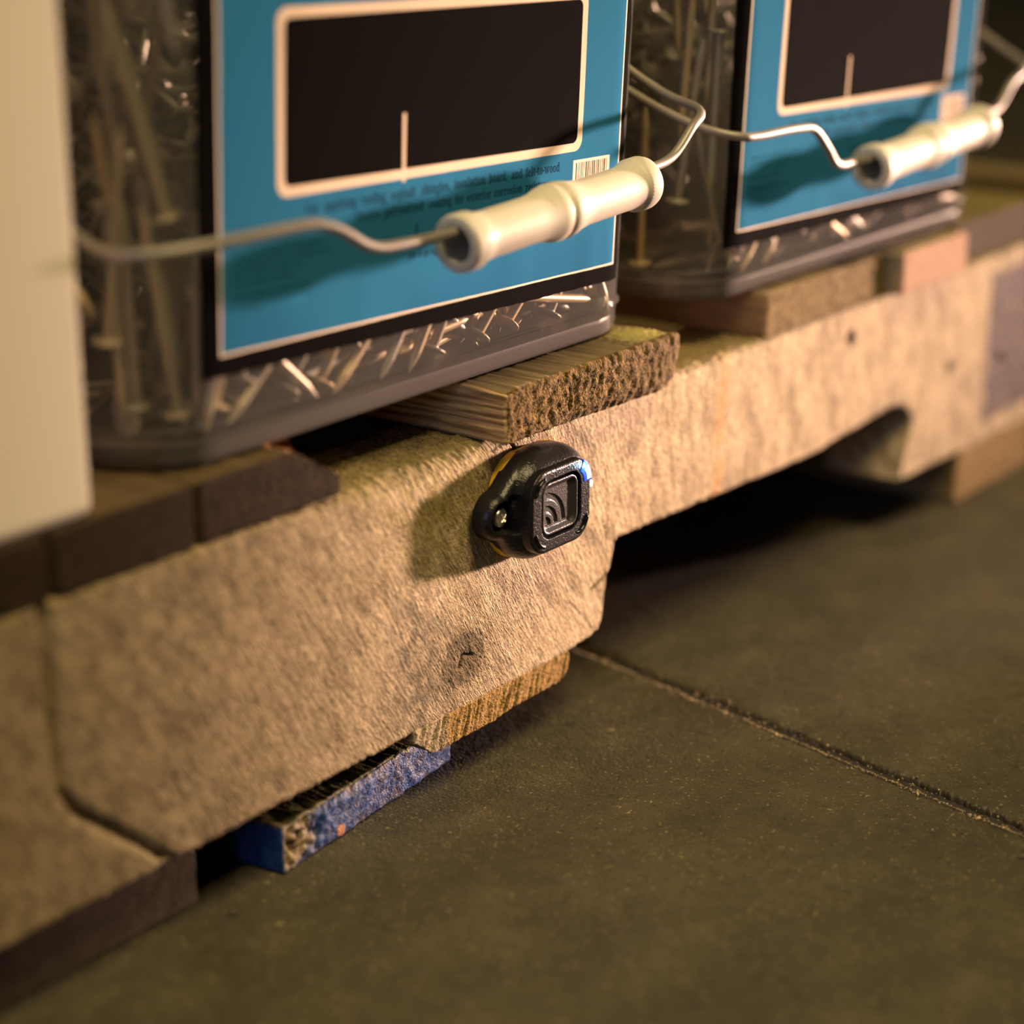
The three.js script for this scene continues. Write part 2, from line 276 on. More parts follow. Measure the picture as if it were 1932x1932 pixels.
  for (const [row, flip] of [[0, true], [n - 1, false]]) { const c = pos.length / 3; pos.push(XS[row][0], .07, -T / 2); uv.push(0, 0); col.push(.3, .2, .1); for (let j = 0; j < per; j++) { const k = (j + 1) % per, A = row * per + j, B = row * per + k; flip ? idx.push(c, A, B) : idx.push(c, B, A); } }
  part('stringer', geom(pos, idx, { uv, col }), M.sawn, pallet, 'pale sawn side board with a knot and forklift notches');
}
// plain sections further in, out of sight but for their fronts
{
  const shape = new THREE.Shape(); shape.moveTo(-.72, YT); for (const [x, y] of pts) shape.lineTo(x, y); shape.lineTo(.503, YT); shape.closePath();
  for (const z of [-.52, -1.0]) { const g = new THREE.ExtrudeGeometry(shape, { depth: .037, bevelEnabled: false }).translate(0, 0, z), k = g.attributes.position.count, c = new Float32Array(k * 3).fill(.25); g.setAttribute('color', new THREE.BufferAttribute(c, 3)); part('stringer', g, M.wood, pallet); }
}
function deckBoard(x0, x1, o) { // o: front z, tint, end tint, thickness
  const { z = 0, y0 = YT, y1 = DT, cell = .002, tint, end, seed = 1, fuzz = .0003, r = .0015, back = -.99, side, warp, extra, name = 'deck_board', groove = .0002, label } = o;
  const X = lines(x0, x1, cell, r), Y = lines(y0, y1, cell, r), Z = []; for (const v of lines(z - .12, z, cell * 1.6, r)) if (v > z - .12 + r) Z.push(v);
  for (let q = z - .13; q > back; q -= .03) Z.unshift(q); Z.unshift(back);
  const g = roughBlock({
    X, Y, Z, r, warp,
    disp: (p, n) => { const [x, y, zz] = p, e = clamp(n[2]), l = 1 - e; let h = e * fuzz * (N3(x * 1900, y * 1900, seed) + .7 * N3(x * 950, y * 950, seed + 3) + .5 * N3(x * 120, y * 300, seed + 5)) + l * groove * (N3(x * 700, y * 700, seed + zz * 22) + N3(x * 300, y * 300, seed + zz * 9)); if (extra) h += extra(p, n); return h; },
    color: (p, n) => { const [x, y, zz] = p, e = clamp(n[2]); let c = tint(x, y, zz, n); if (e > .01) c = mixc(c, end(x, y, zz, n), smooth(.15, .6, e)); if (side && Math.abs(n[0]) > .5) c = side(x, y, zz); return c.map(v => clamp(v, .008, .9)); },
  });
  return part(name, g, [M.wood, M.end], pallet, label);
}
{
  const gr = (a, b, s) => (x, y, z) => mixc(a, b, clamp(.5 + .55 * N3(x * 420, y * 420, s + z * 12) + .3 * N3(x * 120, y * 120, s + z * 4)));
  const eg = (a, b, s) => (x, y) => mixc(a, b, clamp(.5 + .45 * N3(x * 520, y * 520, s) + .35 * N3(x * 110, y * 260, s)));
  const dk = { tint: gr([.075, .052, .024], [.13, .092, .042], 3), end: eg([.026, .016, .009], [.046, .028, .016], 5), fuzz: .00022 };
  for (const [a, b] of [[-.718, -.625], [-.61, -.52], [-.50, -.405], [-.39, -.305]]) deckBoard(a, b, { ...dk, cell: .008, seed: a * 50 });
  deckBoard(-.300, -.2066, { ...dk, cell: .003, seed: 2 });
  deckBoard(-.2050, -.1553, { ...dk, cell: .0018, seed: 4 });
  // split-cornered board
  deckBoard(-.1538, -.0958, {
    ...dk, cell: .0011, seed: 6, label: 'dark board with a broken orange-brown corner',
    warp: p => { const f = smooth(-.030, -.014, p[2] + .004 * N3(p[0] * 300, 0, 2)), top = .1327 - Math.max(0, p[0] + .1165) * .62 + .0009 * N3(p[0] * 400, p[2] * 400, 2); return [p[0], p[1] > top ? mix(p[1], top, f) : p[1], p[2]]; },
    tint: (x, y, z, n) => { let c = dk.tint(x, y, z); const t = .1327 - Math.max(0, x + .1165) * .62; if (n[1] > .3 && x > -.1165 && z > -.026) c = mixc([.40, .20, .06], [.18, .085, .03], smooth(-.3, .5, N3(x * 320, z * 220, 8))); return c; },
  });
  // mossy thick board under the front bucket
  deckBoard(-.0272, .0708, {
    z: .0085, cell: .00048, seed: 8, r: .0016, fuzz: .00019, groove: .00028, label: 'brown mossy board end sticking out over the side board',
    tint: (x, y, z, n) => { let c = mixc([.11, .078, .038], [.34, .255, .145], clamp(.5 + .55 * N3(x * 560, y * 700, 8 + z * 14) + .35 * N3(x * 150, y * 200, 3 + z * 5))); if (n[1] > .5) { c = mixc(c, [.20, .145, .085], .35); c = mixc(c, [.40, .34, .13], smooth(.1, .55, gauss(Math.hypot((x - .064) / .011, (z + .001) / .008), 1) + .35 * N3(x * 420, 1, z * 420) - .15)); } return c; },
    side: (x, y, z) => { const l = .5 + .5 * Math.sin(y * 2300 + 3 * N3(y * 160, z * 14, 2)); return mixc(mixc([.68, .45, .21], [.25, .14, .045], smooth(.35, .9, l)), [.66, .44, .22], .25 + .3 * N3(z * 80, y * 900, 6)); },  // side grain, lightened and warmed to paint in the light on this face
    end: (x, y) => { let c = mixc([.050, .030, .008], [.27, .165, .052], clamp(.45 + .5 * N3(x * 800, y * 800, 5) + .45 * N3(x * 330, y * 460, 9))); c = mixc(c, [.16, .11, .055], smooth(.02, .06, x) * .5); if (Math.abs(x - .0068) < .0006 && y > .1185 && y < .127) c = [.03, .02, .01]; return c; },
    extra: (p, n) => {
      const [x, y, z] = p; let h = 0; const e = clamp(n[2]);
      if (n[1] > .3) { h += .0016 * gauss(Math.hypot((x - .064) / .009, (z + .002) / .0065), 1) * Math.abs(N3(x * 380, 3, z * 380)); h -= .0016 * smooth(-.006, .0085, z) * smooth(-.02, -.0272, x); }
      h += e * (.0005 * N3(x * 190, y * 190, 2) + .0025 * smooth(-.02, .06, x) - .0035 * gauss(Math.hypot((x - .0735) / .006, (y - .113) / .006), 1) - .0012 * gauss((x - .0068) / .0004, 1) * smooth(.1185, .12, y) * smooth(.127, .1255, y) - .0012 * gauss((y - .1155) / .0012, 1) * smooth(-.01, .02, x));
      return h;
    },
  });
  deckBoard(.1475, .2432, { z: .0005, cell: .0016, seed: 11, tint: gr([.15, .11, .055], [.24, .175, .09], 9), end: eg([.14, .090, .035], [.26, .185, .075], 4), fuzz: .0004, groove: .0003, side: (x, y, z) => mixc([.36, .24, .13], [.26, .165, .085], .5 + .5 * N3(z * 40, y * 400, 3)), label: 'brown board under the rear bucket' });
  deckBoard(.2502, .3120, { z: .0065, cell: .0018, seed: 13, tint: gr([.35, .27, .15], [.45, .35, .21], 7), end: eg([.46, .285, .195], [.53, .33, .23], 4), fuzz: .0001, label: 'pale fresh-cut board end under the rear bucket' });
  deckBoard(.3215, .4150, { z: -.004, cell: .0022, seed: 15, tint: gr([.13, .105, .03], [.21, .17, .05], 5), end: eg([.055, .038, .024], [.10, .066, .04], 6) });
  deckBoard(.470, .503, { z: -.004, cell: .004, seed: 17, tint: gr([.12, .09, .04], [.2, .15, .07], 5), end: eg([.055, .038, .024], [.10, .066, .04], 6) });
  // bottom boards
  const bb = { name: 'bottom_board', y1: YB + .0012, back: -1.0 };
  deckBoard(-.0650, .0207, {
    ...bb, y0: .0166, y1: .0279, z: .0004, cell: .0007, seed: 21, r: .0009, fuzz: .0002, label: 'ochre bottom board with splintered end',
    tint: gr([.16, .11, .05], [.26, .18, .08], 5),
    end: (x, y) => { const l = Math.sin((x - .35 * (y - .02)) * 1500 + 4.5 * N3(x * 70, 1, 1)), b = .5 + .5 * N3(x * 60, 2, 2); let c = mixc([.38, .235, .075], [.24, .14, .042], smooth(.35, .98, l) * (.35 + .65 * b)); c = mixc(c, [.42, .33, .21], smooth(-.046, -.052, x)); return mulc(c, .9 + .22 * N3(x * 800, y * 150, 3)); },
    extra: (p, n) => { const [x, y] = p; return clamp(n[2]) * (.0003 * N3((x - .35 * (y - .02)) * 420, y * 40, 4) - .0003 * smooth(.5, .98, Math.sin((x - .35 * (y - .02)) * 1500 + 4.5 * N3(x * 70, 1, 1)))); },
    warp: p => { const x = p[0]; let lo = .0166 + .0004 * N3(x * 500, 1, 2) + .0072 * smooth(-.053, -.066, x) + .0016 * smooth(-.030, -.01, x) * smooth(.03, .012, x); if (x > .012) lo += .004 * smooth(.014, .0215, x); return [x, p[1] < lo ? lo : p[1], p[2] - .0006 * smooth(-.04, .02, x)]; },
  });
  { // torn fibres under the broken corner
    const r = mulberry(3), gs = []; for (let i = 0; i < 26; i++) { const L = .0016 + .0030 * r(), g = new THREE.ConeGeometry(.00022 + .0003 * r(), L, 5).rotateX(Math.PI).rotateZ((r() - .5) * .7).rotateX((r() - .5) * .7); const x = -.0575 + .0085 * Math.pow(r(), 1); g.translate(x, .0172 + .0030 * smooth(-.054, -.060, x) - .0006 * r(), .0002 - .0028 * r()); g.setAttribute('color', new THREE.Float32BufferAttribute(Array.from({ length: g.attributes.position.count }, () => [.42, .33, .21]).flat(), 3)); gs.push(g); }
    part('splinters', mergeGeometries(gs), M.wood, pallet, 'pale torn wood fibres').userData.kind = 'stuff';
  }
  const ds = { tint: gr([.16, .11, .05], [.24, .16, .07], 5), end: eg([.20, .125, .04], [.33, .215, .075], 8) };
  deckBoard(.333, .430, { ...bb, y0: .0004, z: -.001, cell: .002, seed: 23, ...ds });
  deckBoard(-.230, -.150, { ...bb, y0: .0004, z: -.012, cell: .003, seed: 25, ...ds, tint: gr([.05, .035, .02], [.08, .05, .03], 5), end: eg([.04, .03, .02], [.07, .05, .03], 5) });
  for (const [a, b] of [[-.715, -.60], [.44, .50]]) deckBoard(a, b, { ...bb, y0: .0004, z: -.002, cell: .008, seed: a * 31, ...ds });
}

// ---------------------------------------------------------------- blue board on the floor under the pallet
{
  const t = thing('painted_board', 'blue painted board with chipped paint lying on the concrete under the pallet', 'board', null, [-.0755, 0, -.0085]);
  t.rotation.y = Math.atan2(.0085, .0749);
  const cellX = .0009, X = lines(-.047, .0475, cellX, .0014), Y = lines(.0002, .0160, .0007, .0014), Z = []; for (const v of lines(-.07, 0, .0011, .0014)) if (v > -.068) Z.push(v); for (let q = -.075; q > -.20; q -= .03) Z.unshift(q);
  const g = roughBlock({
    X, Y, Z, r: .0014,
    disp: (p, n) => { const [x, y, z] = p, e = clamp(n[2]); return e * (.0004 * N3(x * 400, y * 400, 1) + .0005 * N3(x * 110, y * 110, 2) - .0022 * gauss(Math.hypot((x + .040) / .008, (y - .009) / .006), 1) * (1 + N3(x * 300, y * 300, 3)) - .002 * smooth(.012, .0166, y) * smooth(.03, -.02, x)) + clamp(n[1]) * (.0004 * N3(x * 700, 1, z * 100) - .0012 * smooth(-.01, 0, z) * (.5 + .5 * N3(x * 160, 3, 3))); },
    color: (p, n) => {
      const [x, y, z] = p, k = N3(x * 300, y * 300, z * 300);
      let c = mixc([.008, .038, .16], [.028, .075, .24], clamp(.5 + .5 * N3(x * 260, y * 200, z * 260) + .3 * k));
      if (n[2] > .4) { c = mixc(c, [.070, .068, .12], smooth(.1, .5, fbm(x * 160, y * 220, 3, 3) + .2 * gauss((x - .01) / .02, 1)));
        c = mixc(c, mixc([.36, .28, .15], [.13, .085, .06], .5 + .5 * N3(x * 340, y * 340, 5)), smooth(.35, .62, gauss(Math.hypot((x + .042) / .009, (y - .009) / .007), 1) + .3 * fbm(x * 240, y * 240, 7, 3)));
        c = mixc(c, [.33, .25, .08], smooth(.52, .75, smooth(.0115, .0165, y) * .8 + .5 * fbm(x * 170, y * 100, 9, 3)));
        c = mixc(c, [.5, .22, .09], smooth(.55, .8, gauss(Math.hypot(x + .018, y - .003) / .0022, 1))); }
      if (n[1] > .5) { c = mixc([.06, .055, .025], [.20, .17, .055], clamp(.5 + .6 * N3(x * 520, 2, z * 60))); }
      return c;
    },
  });
  part('board_body', g, [M.painted, M.painted], t);
}

// ---------------------------------------------------------------- white carton on the left end of the deck
{
  const t = thing('carton', 'plain white cardboard box at the left edge, its front flush with the deck', 'box', null, [-.335, DT, -.150]);
  const w = .290, d = .300, h = .25;
  const cb = new RoundedBoxGeometry(w, h, d, 5, .0035); cb.translate(0, h / 2 + .0003, 0);
  part('carton_body', cb, M.carton, t);
  for (const s of [-1, 1]) part('top_flap', new RoundedBoxGeometry(w - .004, .003, d / 2 - .003, 2, .0012).translate(0, h + .0020, s * d / 4), M.carton, t);
  part('packing_tape', new RoundedBoxGeometry(w - .02, .0004, .05, 1, .0001).translate(0, h + .0038, 0), new THREE.MeshStandardMaterial({ color: 0xb48d57, roughness: .3 }), t, 'strip of brown packing tape');
}

// ---------------------------------------------------------------- nail buckets
const BW = .118, BD = .118, BR = .025, DRAFT = Math.tan(THREE.MathUtils.degToRad(2.5)), BH = .245, LEDGE = .0108, FLOOR = .0066;
// point on the bucket's wall; s = metres along the outline from the middle of the front, counted to +x
function wallPoint(s, y, off = 0) {
  const g = DRAFT * y + off, hx = BW - BR, hz = BD - BR, q = Math.PI / 2 * BR; // the corners keep their own arc length
  const seg = [hx, q, 2 * hz, q, 2 * hx, q, 2 * hz, q, hx]; let P = seg.reduce((a, b) => a + b); s = ((s % P) + P) % P;
  let i = 0; while (i < 8 && s > seg[i]) { s -= seg[i]; i++; }
  const R = BR + g, ang = s / BR;
  const c = (cx, cz, a) => [cx + R * Math.sin(a), cz + R * Math.cos(a), Math.sin(a), Math.cos(a)];
  switch (i) {
    case 0: return [s, BD + g, 0, 1]; case 1: return c(hx, hz, ang); case 2: return [BW + g, hz - s, 1, 0]; case 3: return c(hx, -hz, Math.PI / 2 + ang);
    case 4: return [hx - s, -BD - g, 0, -1]; case 5: return c(-hx, -hz, Math.PI + ang); case 6: return [-BW - g, -hz + s, -1, 0]; case 7: return c(-hx, hz, Math.PI * 1.5 + ang);
    default: return [-hx + s, BD + g, 0, 1];
  }
}
const PERIM = 4 * (BW - BR) + 4 * (BD - BR) + 2 * Math.PI * BR;
function outline() { const S = [], step = (a, n, l) => { for (let i = 0; i < n; i++) S.push(a + l * i / n); }; const hx = BW - BR, hz = BD - BR, q = Math.PI / 2 * BR; let a = 0; for (const [l, n] of [[hx, 8], [q, 14], [2 * hz, 14], [q, 14], [2 * hx, 16], [q, 14], [2 * hz, 14], [q, 14], [hx, 8]]) { step(a, n, l); a += l; } return S; }
function loft(rings, closed = true) { // rings: [y, off]
  const S = outline(), n = S.length, pos = [], idx = [], uv = [];
  rings.forEach(([y, off], j) => S.forEach((s, i) => { const [x, z] = wallPoint(s, y, off); pos.push(x, y, z); uv.push(s, y); if (j) { const k = (i + 1) % n, A = (j - 1) * n + i, B = (j - 1) * n + k, C = j * n + i, D = j * n + k; idx.push(A, B, C, B, D, C); } }));
  return { pos, idx, uv, n };
}
function bucketBody() {
  const rings = [[.0, -.0032], [.0006, -.0014], [.0018, -.0004], [.0035, 0], [LEDGE - .0012, 0], [LEDGE - .0006, .0008], [LEDGE, .0012], [LEDGE + .0006, .0008], [LEDGE + .0012, 0]];
  for (let k = 1; k <= 8; k++) rings.push([LEDGE + (BH - LEDGE) * k / 8, 0]);
  return loft(rings);
}
const plastic = new THREE.MeshPhysicalMaterial({ color: new THREE.Color().setRGB(.80, .78, .76), transmission: .945, thickness: 0, roughness: .07, ior: 1.3, specularIntensity: .3, side: THREE.DoubleSide });
const plasticBase = new THREE.MeshPhysicalMaterial({ color: new THREE.Color().setRGB(.24, .225, .215), transmission: .76, thickness: 0, roughness: .3, ior: 1.3, specularIntensity: .3, side: THREE.DoubleSide });
// label print: blue panel with white keyline and black surround
const LW = 200, LH = 160, LPX = 10; // millimetres, pixels per millimetre
function labelTexture() {
  const c = document.createElement('canvas'); c.width = LW * LPX; c.height = LH * LPX; const x = c.getContext('2d');
  const px = u => (u + 6) * LPX, py = v => (LH - 5.5 - v) * LPX; // u from the left of the blue, v up from its bottom
  x.fillStyle = '#0d0b0b'; x.fillRect(0, 0, c.width, c.height);
  x.fillStyle = '#e6d3bd'; x.fillRect(px(0), py(148), 190.5 * LPX, 148 * LPX);
  x.fillStyle = '#28678f'; x.fillRect(px(.7), py(147.3), 189.1 * LPX, 146.6 * LPX);
  const rr = (u0, v0, u1, v1, r) => { x.beginPath(); x.roundRect(px(u0), py(v1), (u1 - u0) * LPX, (v1 - v0) * LPX, r * LPX); x.fill(); };
  x.fillStyle = '#d9c2ae'; rr(22.7, 40.9, 168, 92, 4); x.fillStyle = '#0d0b0b'; rr(25.6, 43.7, 165.2, 89.2, 2.5);
  x.fillStyle = '#d9c2ae'; x.fillRect(px(76.2), py(60), 1.4 * LPX, 20 * LPX);
  x.fillStyle = '#10181f'; x.textBaseline = 'alphabetic';
  const word = (t, u0, u1, v, size, font = 'bold') => { x.save(); x.font = `${font} ${size * LPX}px serif`; const w = x.measureText(t).width; x.translate(px(u0), py(v)); x.scale((u1 - u0) * LPX / w, 1); x.fillText(t, 0, 0); x.restore(); };
  for (const [t, a, b] of [['For', 34.0, 39.6], ['applying', 42, 56], ['roofing', 57.9, 68.8], ['asphalt', 71, 82.6], ['shingles,', 85.2, 99.2], ['insulation', 101, 116.6], ['board,', 118.2, 127.8], ['and', 129.8, 135.6], ['felt-to-wood', 137.2, 156]]) word(t, a, b, 35.2, 3.9);
  for (const [t, a, b] of [['Electro', 55.3, 66], ['galvanized', 68.2, 86.4], ['coating', 88.9, 99.9], ['for', 101.5, 105.8], ['exterior', 107.3, 119.7], ['corrosion', 121, 135.8], ['resistance', 137.5, 152]]) word(t, a, b, 30.6, 3.7);
  x.fillRect(px(83.0), py(27), .7 * LPX, 4.4 * LPX); x.fillRect(px(83), py(23.3), 60 * LPX, .55 * LPX);
  // rows too small to read: strokes only
  const rnd = mulberry(77), strokes = (u0, u1, v, h, col, gap = .18) => { x.fillStyle = col; let u = u0; while (u < u1) { const w = 1.6 + 4.5 * rnd(); for (let k = u; k < Math.min(u + w, u1); k += .52) x.fillRect(px(k), py(v + h * (.6 + .4 * rnd())), .33 * LPX, h * LPX * (.55 + .4 * rnd())); u += w + .8 + gap; } };
  strokes(79.8, 112, 16.3, 2.4, '#141d33');
  [[5.5, 43, 26.0], [5.5, 45, 23.6], [5.5, 32, 21.2], [5.5, 30, 18.6], [5.5, 36, 14.8], [16, 34, 11.0]].forEach(([a, b, v], i) => strokes(a, b, v, 1.6, i > 4 ? '#2f7bab' : '#124a5f'));
  // bar code
  x.fillStyle = '#eed2c0'; x.fillRect(px(163.6), py(38), 21 * LPX, 20.8 * LPX); x.fillStyle = '#15100e';
  for (let u = 165.2; u < 183; ) { const w = .2 + .5 * rnd() * rnd(); x.fillRect(px(u), py(37), w * LPX, 14.8 * LPX); u += w + .25 + .5 * rnd(); }
  x.font = `${2.4 * LPX}px sans-serif`; x.fillText('4', px(164.3), py(19.0)); x.fillText('42075 01356', px(167.0), py(19.0));
  const t = new THREE.CanvasTexture(c); t.colorSpace = THREE.SRGBColorSpace; t.anisotropy = 8; return t;
}
const labelMat = new THREE.MeshPhysicalMaterial({ map: labelTexture(), roughness: .9, specularIntensity: .02, side: THREE.DoubleSide });
function labelGeo(u0, y0, tilt) { // u0: outline place of the blue's left edge, y0 its bottom
  const NX = 150, NY = 24, pos = [], uv = [], idx = [];
  for (let j = 0; j <= NY; j++) for (let i = 0; i <= NX; i++) {
    let u = -6 + LW * i / NX, v = -5.5 + LH * j / NY; const um = u / 1000, vm = v / 1000;
    let s = u0 + um, y = y0 + vm + Math.tan(tilt) * um;
    if (i === NX) s += .0006 * Math.sin(j * 2.1) + .0004 * N3(j * .9, 1, 1); if (j === 0) y += .0002 * N3(i * .2, 0, 3);
    y = Math.min(y, BH - .004);
    const [x, z] = wallPoint(s, y, .0004 + .00025 * Math.max(0, N3(u * .03, v * .02, 4))); pos.push(x, y, z); uv.push(i / NX, j / NY);
    if (i && j) { const A = (j - 1) * (NX + 1) + i - 1, B = A + 1, C = A + NX + 1, D = C + 1; idx.push(A, B, D, A, D, C); }
  }
  return geom(pos, idx, { uv });
}
const wireMat = new THREE.MeshStandardMaterial({ color: new THREE.Color().setRGB(.24, .215, .185), metalness: .4, roughness: .5 });
const gripMat = new THREE.MeshPhysicalMaterial({ color: new THREE.Color().setRGB(.56, .52, .43), roughness: .6, clearcoat: .22, clearcoatRoughness: .22 });
function gripGeo(L) { // hollow, three collars
  const P = [], o = (a, r) => P.push(new THREE.Vector2(r, a)); const R0 = .0073, RC = .0088;
  o(0, .0056); o(0, .0078); o(.0005, .0086); o(.0015, RC); o(.006, RC); o(.0075, .0083); o(.010, .0076); o(.014, R0);
  const m = L / 2; o(m - .014, R0); o(m - .008, .0078); o(m - .005, .0087); o(m - .0015, RC + .0003); o(m - .0012, RC - .0006); o(m + .0012, RC - .0006); o(m + .0015, RC + .0003); o(m + .005, .0087); o(m + .008, .0080); o(m + .014, R0);
  o(L - .014, R0); o(L - .010, .0076); o(L - .0075, .0081); o(L - .007, .0078); o(L - .006, RC); o(L - .0015, RC); o(L - .0004, .0085); o(L, .0078); o(L, .0056); o(L - .002, .0054); o(.002, .0054); o(0, .0056);
  return new THREE.LatheGeometry(P, 48);
}
const bodyMat = plastic;
function makeBucket(label, pos, { u0, y0, tilt }, bail) {
  const t = thing('nail_bucket', label, 'bucket', null, pos);
  const b = bucketBody(); part('bucket_wall', geom(b.pos, b.idx, { uv: b.uv }), bodyMat, t, 'clear cloudy plastic wall');
  { const S = outline(), p = [], id = []; p.push(0, FLOOR, 0); S.forEach((s, i) => { const [x, z] = wallPoint(s, FLOOR, -.0006); p.push(x, FLOOR + .0001, z); id.push(0, 1 + i, 1 + (i + 1) % S.length); }); part('bucket_floor', geom(p, id), plasticBase, t); }
  { const bead = loft([[.0003, -.0034], [.0, -.0026], [.0003, -.0018], [.0040, -.0018], [FLOOR - .0006, -.0016], [FLOOR - .0006, -.0024], [.0044, -.0026], [.0003, -.0034]]); part('base_ring', geom(bead.pos, bead.idx), plasticBase, t); }
  { const rim = loft([[BH - .012, .0005], [BH - .012, .004], [BH - .010, .005], [BH, .005], [BH + .0015, .003], [BH + .0015, 0], [BH, -.0015], [BH - .012, .0005]]); part('rim', geom(rim.pos, rim.idx), plasticBase, t); }
  { const lid = loft([[BH + .0016, -.002], [BH + .0030, -.003], [BH + .0032, -.008], [BH - .001, -.010]]); const c = lid.pos.length / 3, n = lid.n; lid.pos.push(0, BH - .001, 0); for (let i = 0; i < n; i++) lid.idx.push(c - n + i, c - n + (i + 1) % n, c); part('lid', geom(lid.pos, lid.idx), new THREE.MeshStandardMaterial({ color: 0x26262a, roughness: .5 }), t); }
  part('printed_label', labelGeo(u0, y0, tilt), labelMat, t, 'blue printed label with black border');
  // wire bail with a plastic grip hanging at the front
  const { gl, gr, front, path } = bail;
  const curve = new THREE.CatmullRomCurve3(path.map(p => new THREE.Vector3(...p)), false, 'centripetal');
  const w = part('wire_handle', new THREE.TubeGeometry(curve, 400, .0016, 12, false), wireMat, t, 'bent grey wire handle');
  const A = new THREE.Vector3(...gl), B = new THREE.Vector3(...gr), L = A.distanceTo(B), g = gripGeo(L);
  g.applyQuaternion(new THREE.Quaternion().setFromUnitVectors(new THREE.Vector3(0, 1, 0), B.clone().sub(A).normalize())); g.translate(A.x, A.y, A.z);
  part('grip', g, gripMat, w, 'cream plastic tube grip');
  for (const s of [-1, 1]) part('handle_lug', new THREE.CylinderGeometry(.008, .010, .004, 24).rotateZ(s * -Math.PI / 2).translate(s * (BW + DRAFT * .15 + .0018), .15, -.02), plasticBase, t);
  return t;
}
const B1 = [-.045, DT + .0007, -.125], B2 = [.227, DT + .0007, -.122];
const rel = (B, a) => a.map(p => [p[0] - B[0], p[1] - B[1], p[2] - B[2]]);
makeBucket('front clear nail bucket with the blue label in full view, on the mossy board', B1, { u0: -.138 + .045, y0: .1625 - DT, tilt: -.0253 }, {
  gl: rel(B1, [[-.0605, .1846, .015]])[0], gr: rel(B1, [[.0380, .1902, .015]])[0],
  path: rel(B1, [[-.1715, .2825, -.145], [-.1745, .278, -.139], [-.1760, .245, -.090], [-.1755, .212, -.045], [-.1738, .2015, -.022], [-.1755, .1983, -.011], [-.1758, .1975, -.003], [-.1740, .1979, .003], [-.1702, .1982, .007], [-.163, .1988, .011], [-.1527, .1994, .014], [-.1278, .1997, .015], [-.122, .1995, .015], [-.1165, .1985, .015], [-.110, .1960, .015], [-.100, .1906, .015], [-.094, .1889, .015], [-.086, .1884, .015], [-.060, .1884, .015], [-.01, .1917, .015], [.040, .1940, .015], [.056, .1965, .015], [.068, .205, .015], [.076, .2075, .013], [.084, .209, .006], [.0868, .213, -.01], [.0868, .24, -.06], [.0855, .278, -.139], [.0825, .2825, -.145]]),
});
makeBucket('rear clear nail bucket standing on the fresh-cut board end, further right', B2, { u0: .1295 - .227, y0: .1560 - DT + .0015, tilt: -.0253 }, {
  gl: rel(B2, [[.198, .1750, .015]])[0], gr: rel(B2, [[.297, .1810, .015]])[0],
  path: rel(B2, [[.1005, .2825, -.142], [.0970, .278, -.136], [.0955, .24, -.085], [.0945, .212, -.03], [.0950, .202, -.004], [.0975, .199, .008], [.103, .1975, .014], [.11, .197, .015], [.14, .1965, .015], [.152, .195, .015], [.163, .187, .015], [.171, .1800, .015], [.185, .1790, .015], [.198, .1788, .015], [.25, .1825, .015], [.300, .185, .015], [.315, .187, .015], [.327, .196, .015], [.34, .199, .014], [.352, .202, .008], [.3590, .21, -.01], [.3590, .24, -.06], [.3570, .278, -.136], [.3530, .2825, -.142]]),
});

